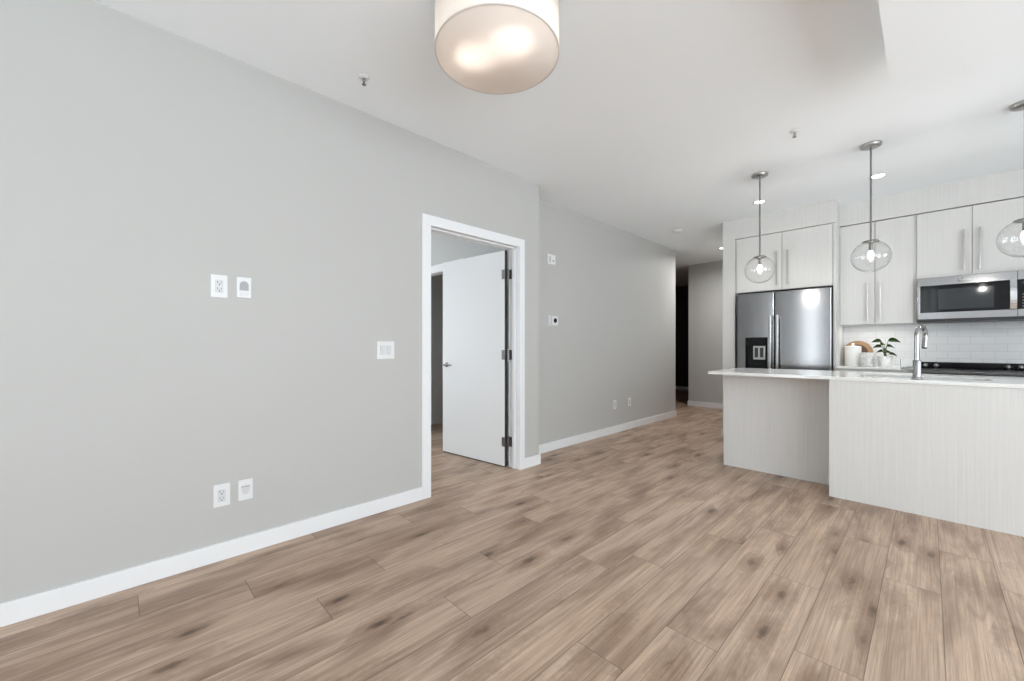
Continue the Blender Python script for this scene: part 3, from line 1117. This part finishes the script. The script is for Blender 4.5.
# ------------------------------------------------------------------ microwave
def microwave():
    x0, x1, y0, z0, z1 = 2.557, 3.316, 5.650, 1.402, 1.806
    t = thing('microwave', ((x0 + x1) / 2, KW, z0), 'stainless over-the-range microwave with black glass door', 'microwave')
    MB().box((x0, y0 + .03, z0 + .004), (x1, KW - .011, z1)).build('case', dark_metal, t)
    MB().box((x0 + .006, y0 + .012, z0 - .026), (x1 - .01, KW - .05, z0 + .004), .002).build('vent_base', black_pl, t)
    xs = 3.180
    d = MB()
    # door frame: top rail, bottom rail, left stile
    d.box((x0, y0, z1 - .078), (xs - .002, y0 + .03, z1), .002)
    d.box((x0, y0, z0 + .002), (xs - .002, y0 + .03, z0 + .066), .002)
    d.box((x0, y0, z0 + .064), (x0 + .020, y0 + .03, z1 - .076), .002)
    do = d.build('microwave_door', steel, t)
    MB().box((x0 + .018, y0 + .003, z0 + .062), (xs - .003, y0 + .022, z1 - .075)).build('door_glass', black_gl, do)
    MB().box((2.70, y0 + .0018, z0 + .092), (3.045, y0 + .004, z1 - .118), .0008).build('window', win_gl, do)
    h = MB()
    n = 10
    pts = [(3.146, y0 - .028 - .014 * math.sin(PI * i / n), z0 + .068 + (z1 - z0 - .146) * i / n) for i in range(n + 1)]
    for (p, q) in zip(pts, pts[1:]):
        pass
    ol = [(3.134, p[1], p[2]) for p in pts] + [(3.134, p[1] + .014, p[2]) for p in reversed(pts)]
    h.prism(ol, (.038, 0, 0))
    for z in (pts[1][2], pts[-2][2]):
        h.box((3.142, y0 - .03, z - .012), (3.164, y0 + .004, z + .012))
    tag(h.build('door_handle', steel_hi, do), 'polished steel handle')
    po = MB().box((xs, y0, z1 - .078), (x1, y0 + .03, z1), .002).build('upper_trim', steel, t)
    MB().box((xs, y0, z0 + .002), (x1, y0 + .03, z0 + .066), .002).build('lower_trim', steel, t)
    g = MB().box((xs, y0 + .003, z0 + .064), (x1, y0 + .022, z1 - .076)).build('control_panel', black_gl, po)
    k = MB()
    for r in range(5):
        for c in range(3):
            k.box((3.205 + c * .036, y0 + .0022, z0 + .085 + r * .026), (3.225 + c * .036, y0 + .0036, z0 + .097 + r * .026))
    k.build('keypad', mat('dim_keys', (.12, .12, .125), .5), po)
    MB().box((3.205, y0 + .0022, z1 - .120), (3.295, y0 + .0036, z1 - .095)).build('display', win_gl, po)
    MB().lathe([(0, 0), (.016, 0), (.016, .002), (0, .002)], (2.842, y0 + .001, z1 - .040), '-Y', 20).box((2.862, y0 - .001, z1 - .044), (2.915, y0 + .001, z1 - .036)).build('badge', satin, do)


microwave()


# ------------------------------------------------------------------ range
def cooking_range():
    x0, x1, yf, yb = 2.557, 3.315, 5.37, 6.035
    t = thing('cooking_range', ((x0 + x1) / 2, yb, 0), 'black and stainless electric range under the microwave', 'range')
    MB().box((x0 + .003, yf + .045, .04), (x1 - .003, yb, .895)).build('case', dark_metal, t)
    ct = MB().box((x0, yf + .02, .897), (x1, yb - .055, .917), .003).build('cooktop', mat('black_ceramic_cooktop', (.006, .006, .007), .35, spec=.03), t)
    MB().box((x0, yf + .005, .888), (x1, yf + .024, .915), .003).build('front_trim', steel, t)
    for (x, y, r) in ((2.74, 5.56, .10), (3.13, 5.56, .085), (2.74, 5.82, .08), (3.13, 5.82, .10)):
        MB().lathe([(r - .003, .9172), (r, .9172), (r, .9178), (r - .003, .9178), (r - .003, .9172)], (x, y, 0), 'Z', 40, cap=False).build('burner_ring', grey_pl, ct)
    bg = MB().box((x0, yb - .06, .897), (x1, yb, .981), .004).build('back_console', black_gl, t)
    for x in (2.612, 2.690, 3.155, 3.232):
        k = MB()
        k.lathe([(0, 0), (.021, 0), (.021, .006), (.016, .010), (.0145, .028), (0, .030)], (x, yb - .0602, .945), '-Y', 24)
        k.box((x - .003, yb - .094, .938), (x + .003, yb - .088, .966), .001)
        tag(k.build('knob', satin, bg), 'silver control knob')
    dr = MB().box((x0 + .002, yf, .245), (x1 - .002, yf + .043, .765), .003)
    d = dr.build('oven_door', black_gl, t)
    MB().box((x0 + .002, yf, .772), (x1 - .002, yf + .043, .882), .003).build('upper_panel', black_gl, t)
    MB().box((x0 + .12, yf - .002, .36), (x1 - .12, yf + .002, .63), .001).build('oven_window', win_gl, d)
    hpull(MB(), x0 + .05, x1 - .05, yf, .72, .010, .045).build('oven_handle', steel_hi, d)
    w = MB().box((x0 + .002, yf, .05), (x1 - .002, yf + .043, .238), .003).build('storage_drawer', steel, t)
    for x in (x0 + .06, x1 - .06):
        for y in (yf + .1, yb - .08):
            MB().cyl((x, y, 0), (x, y, .045), .018, 12).build('foot', black_pl, t)


cooking_range()


# ------------------------------------------------------------------ island
IX0, IXM, IX1, IYF, IYR, IYB = 1.256, 2.106, 3.95, 3.88, 4.183, 4.79
SX0, SX1, SYA, SYB = 2.26, 2.93, 4.10, 4.50
t = thing('kitchen_island', (2.6, 4.4, 0), 'white woodgrain kitchen island with stepped back panel', 'kitchen island')
CZ0, CZ1 = .888, .912
XS = 2.898
MB().box((IXM, IYF, 0), (XS - .0001, IYF + .02, CZ0 - .001), .0008).build('front_panel', lam, t)
MB().box((XS + .0001, IYF, 0), (IX1, IYF + .02, CZ0 - .001), .0008).build('front_panel', lam, t)
MB().box((IXM, IYF + .02, 0), (IXM + .02, IYR + .02, CZ0 - .001)).build('return_panel', lam, t)
MB().box((IX0, IYR, 0), (IXM - .0005, IYR + .02, CZ0 - .001), .0008).build('bar_back_panel', lam, t)
MB().box((IX0, IYR + .0205, 0), (IX0 + .02, IYB, CZ0 - .001)).build('end_panel', lam, t)
MB().box((IX1 - .02, IYF + .0205, 0), (IX1, IYB, CZ0 - .001)).build('end_panel', lam, t)
MB().box((IX0 + .021, IYB - .04, .10), (IX1 - .021, IYB - .021, CZ0 - .001)).box((IX0 + .021, IYB - .09, 0), (IX1 - .021, IYB - .07, .10)).box((IX0 + .021, IYR + .03, .10), (IX1 - .021, IYB - .04, .118)).build('cabinet_box', lam, t)
nd = 6
for k in range(nd):
    xa = IX0 + .022 + (IX1 - IX0 - .044) * k / nd
    xb = IX0 + .022 + (IX1 - IX0 - .044) * (k + 1) / nd
    MB().box((xa + .0015, IYB - .0205, .105), (xb - .0015, IYB - .002, CZ0 - .006), .001).build('cabinet_door', lam, t)

ctop = MB()
ctx0, ctx1, cty0, cty1 = 1.226, 3.98, 3.868, 4.82
xs = [ctx0, SX0, SX1, ctx1]
ys = [cty0, SYA, SYB, cty1]
b = ctop.bm
V = {(i, j): b.verts.new((x, y, CZ1)) for i, x in enumerate(xs) for j, y in enumerate(ys)}
for i in range(3):
    for j in range(3):
        if (i, j) != (1, 1):
            b.faces.new((V[i, j], V[i + 1, j], V[i + 1, j + 1], V[i, j + 1]))
r = bmesh.ops.extrude_face_region(b, geom=list(b.faces))
for v in [g for g in r['geom'] if isinstance(g, bmesh.types.BMVert)]:
    v.co.z = CZ0
bmesh.ops.recalc_face_normals(b, faces=b.faces)
sharp = [e for e in b.edges if len(e.link_faces) == 2 and e.calc_face_angle(0) > .5]
bmesh.ops.bevel(b, geom=sharp, offset=.002, segments=2, affect='EDGES')
tag(ctop.build('island_countertop', quartz, None, (2.6, 4.34, CZ0)), 'glossy white quartz countertop overhanging the kitchen island', 'countertop')

# undermount sink
t = thing('sink', ((SX0 + SX1) / 2, (SYA + SYB) / 2, .69), 'stainless undermount sink in the island countertop', 'sink')
s = MB()
g = .006
s.box((SX0 - g, SYA - g, .690), (SX1 + g, SYB + g, .694))
s.box((SX0 - g, SYA - g, .694), (SX0 - g + .002, SYB + g, .887)).box((SX1 + g - .002, SYA - g, .694), (SX1 + g, SYB + g, .887))
s.box((SX0 - g, SYA - g, .694), (SX1 + g, SYA - g + .002, .887)).box((SX0 - g, SYB + g - .002, .694), (SX1 + g, SYB + g, .887))
s.build('basin', steel, t)
MB().lathe([(0, .6945), (.03, .6945), (.042, .696), (.044, .694), (0, .694)], ((SX0 + SX1) / 2, 4.32, 0), 'Z', 24, cap=False).build('drain', chrome, t)


def faucet():
    x, y, z = 2.578, 3.985, CZ1
    t = thing('kitchen_faucet', (x, y, z), 'tall chrome gooseneck faucet on the island beside the sink', 'faucet')
    MB().lathe([(0, z), (.029, z), (.029, z + .008), (.024, z + .012), (.022, z + .018), (.022, z + .128), (.019, z + .134), (0, z + .134)], (x, y, 0), 'Z', 28).build('body', chrome, t)
    R = .072
    dx, dy = .28, .96
    pts = [(x, y, z + .12), (x, y, z + .20)]
    zc = z + .297
    for i in range(0, 17):
        a = PI - (PI * 1.05) * i / 16
        q = R + R * math.cos(a)
        pts.append((x + dx * q, y + dy * q, zc + R * math.sin(a)))
    e = pts[-1]
    MB().tube(pts, .0145, 18).build('spout', chrome, t)
    MB().tube([e, (e[0] - .002, e[1] - .004, e[2] - .03), (e[0] - .004, e[1] - .008, e[2] - .065)], [.0145, .015, .0155], 18).build('spray_head', chrome, t)
    MB().tube([(e[0] - .004, e[1] - .008, e[2] - .0645), (e[0] - .0045, e[1] - .009, e[2] - .074)], [.0145, .013], 18).build('spray_nozzle', black_pl, t)
    h = MB().tube([(x - .015, y, z + .072), (x - .055, y, z + .072)], [.0165, .0165], 16)
    h.tube([(x - .055, y, z + .072), (x - .082, y, z + .072)], [.010, .010], 14)
    h.tube([(x - .076, y, z + .072), (x - .079, y - .002, z + .142)], [.0065, .005], 12)
    h.build('lever', chrome, t)


faucet()

# ------------------------------------------------------------------ things on the worktop
ZW = .930


def bread_board():
    x0, x1, y = 1.943, 2.207, 5.985
    r = (x1 - x0) / 2
    cxm = (x0 + x1) / 2
    zc = 1.205 - r - ZW
    t = thing('serving_board', (cxm, y, ZW), 'arched wooden serving board leaning behind the white canister', 'board')
    M = Matrix.Translation((cxm, y, ZW)) @ Matrix.Rotation(-math.radians(7), 4, 'X')
    o = [(-r, 0, 0.0), (r, 0, 0.0)] + [(r * math.cos(a), 0, zc + r * math.sin(a)) for a in [PI * i / 28 for i in range(29)]]
    o = o[:2] + o[2:]
    mb = MB().prism(o, (0, .018, 0)).xform(M)
    for v in mb.bm.verts:
        v.co.x = max(v.co.x, 1.953)
    mb.build('board', wood_b, t)
    n = 28
    q = r - .043
    inner = [(-q, -.0005, .02), (q, -.0005, .02)] + [(q * math.cos(a), -.0005, zc + q * math.sin(a)) for a in [PI * i / n for i in range(n + 1)]]
    tag(MB().prism(inner, (0, .0008, 0)).xform(M).build('inner_panel', mat('dark_inner_wood', (.12, .065, .035), .6), t), 'dark brown inner face')


bread_board()


def canister():
    x, y, r = 2.054, 5.80, .072
    t = thing('canister', (x, y, ZW), 'tall white lidded canister before the wooden board', 'canister')
    MB().lathe([(0, ZW), (r - .004, ZW), (r, ZW + .005), (r, ZW + .190), (r - .003, ZW + .195), (0, ZW + .195)], (x, y, 0), 'Z', 40).build('jar', ceramic, t)
    MB().lathe([(0, ZW + .1955), (r, ZW + .1955), (r + .001, ZW + .203), (r - .004, ZW + .213), (.02, ZW + .219), (.010, ZW + .222), (.010, ZW + .228), (.016, ZW + .237), (.012, ZW + .246), (0, ZW + .248)], (x, y, 0), 'Z', 40).build('lid', ceramic, t)


canister()


def mug():
    x, y, r = 2.182, 5.71, .058
    t = thing('mug', (x, y, ZW), 'white mug with speckled grey glaze between canister and plant', 'mug')
    m = mat('speckled_glaze', (.75, .75, .75), .4)
    N, L, bb = nt(m)
    gpos = node(N, 'ShaderNodeNewGeometry')
    nz = node(N, 'ShaderNodeTexNoise')
    nz.inputs['Scale'].default_value = 120
    rp = node(N, 'ShaderNodeValToRGB')
    rp.color_ramp.elements[0].position = .36
    rp.color_ramp.elements[0].color = (.38, .37, .36, 1)
    rp.color_ramp.elements[1].position = .52
    rp.color_ramp.elements[1].color = (.74, .74, .73, 1)
    L.new(gpos.outputs[0], nz.inputs['Vector'])
    L.new(nz.outputs[0], rp.inputs[0])
    L.new(rp.outputs[0], bb.inputs['Base Color'])
    MB().lathe([(0, ZW), (r - .006, ZW), (r, ZW + .008), (r, ZW + .142), (r - .004, ZW + .145), (r - .005, ZW + .142), (r - .005, ZW + .012), (0, ZW + .010)], (x, y, 0), 'Z', 36).build('cup', m, t)
    pts = [(x + r * .9, y - r * .4 - .0, ZW + .115)]
    pts = [(x + (r - .003) * .8 + .030 * math.sin(a) * .8, y - (r - .003) * .6 - .030 * math.sin(a) * .6, ZW + .072 + .040 * math.cos(a)) for a in [PI * i / 12 for i in range(13)]]
    MB().tube(pts, .006, 10).build('handle', m, t)


mug()


def plant():
    x, y, r, h = 2.318, 5.76, .060, .108
    LS = .80
    t = thing('potted_plant', (x, y, ZW), 'small leafy green plant in a white pot by the backsplash', 'potted plant')
    MB().lathe([(0, ZW), (r - .010, ZW), (r - .006, ZW + .004), (r, ZW + h), (r - .006, ZW + h), (r - .010, ZW + h - .016), (0, ZW + h - .016)], (x, y, 0), 'Z', 36).build('pot', ceramic, t)
    MB().lathe([(0, ZW + h - .014), (r - .009, ZW + h - .016), (r - .009, ZW + h - .02), (0, ZW + h - .02)], (x, y, 0), 'Z', 28).build('soil', soil_m, t)
    base = Vector((x, y, ZW + h - .016))
    # tip positions (x offset, y offset, z), leaf length, facing
    leaves = [(-.075, -.01, 1.190, .105, 200, 10), (.060, -.02, 1.195, .125, -12, 18), (-.070, -.03, 1.135, .095, 196, 22),
              (.030, -.05, 1.140, .085, -20, 35), (-.045, -.05, 1.085, .090, 215, 40), (.030, -.06, 1.075, .095, -45, 30),
              (.085, -.015, 1.058, .085, -15, 50), (-.02, .03, 1.165, .085, 120, 20), (.0, -.055, 1.10, .085, 250, 30)]
    for lx, ly, lz, ln, az, droop in leaves:
        a = math.radians(az)
        lx, ly, ln = lx * LS, ly * LS, ln * LS
        tip_dir = Vector((math.cos(a), math.sin(a), 0))
        p0 = Vector((x + lx * .45, y + ly * .6, lz))           # leaf base
        st = MB().tube([base + Vector((lx * .1, ly * .1, 0)), (base + p0) / 2 + Vector((lx * -.05, 0, .01)), p0], [.0035, .003, .002], 8)
        st.build('stem', stem_m, t)
        bm = bmesh.new()
        uv = bm.loops.layers.uv.new('UVMap')
        n, m_ = 10, 4
        side = Vector((-tip_dir.y, tip_dir.x, 0))
        up = Vector((0, 0, 1))
        # leaves face the room a little so that their blades show
        tilt = Matrix.Rotation(math.radians(38 if side.y < 0 else -38), 3, tip_dir)
        G = {}
        for i in range(n + 1):
            u = i / n
            wd = .36 * ln * (math.sin(PI * u ** .8) ** .8 if 0 < u < 1 else 0) + .0005
            c = p0 + tip_dir * ln * u + up * (-.5 * ln * math.sin(math.radians(droop)) * u * u + .10 * ln * math.sin(PI * u))
            for j in range(-m_, m_ + 1):
                s_ = j / m_
                off = tilt @ (side * wd * s_ + up * (abs(s_) * wd * .25))
                G[i, j] = (bm.verts.new(c + off), abs(s_))
        for i in range(n):
            for j in range(-m_, m_):
                q = [G[i, j], G[i + 1, j], G[i + 1, j + 1], G[i, j + 1]]
                f = bm.faces.new([v for v, _ in q])
                f.smooth = True
                for l, (_, s_) in zip(f.loops, q):
                    l[uv].uv = (s_, 0)
        r_ = bmesh.ops.solidify(bm, geom=list(bm.faces), thickness=.0008)
        mb = MB()
        mb.bm.free()
        mb.bm = bm
        mb.build('leaf', leaf_m, t)


plant()

for o in bpy.data.objects:
    if '_o' in o:
        del o['_o']
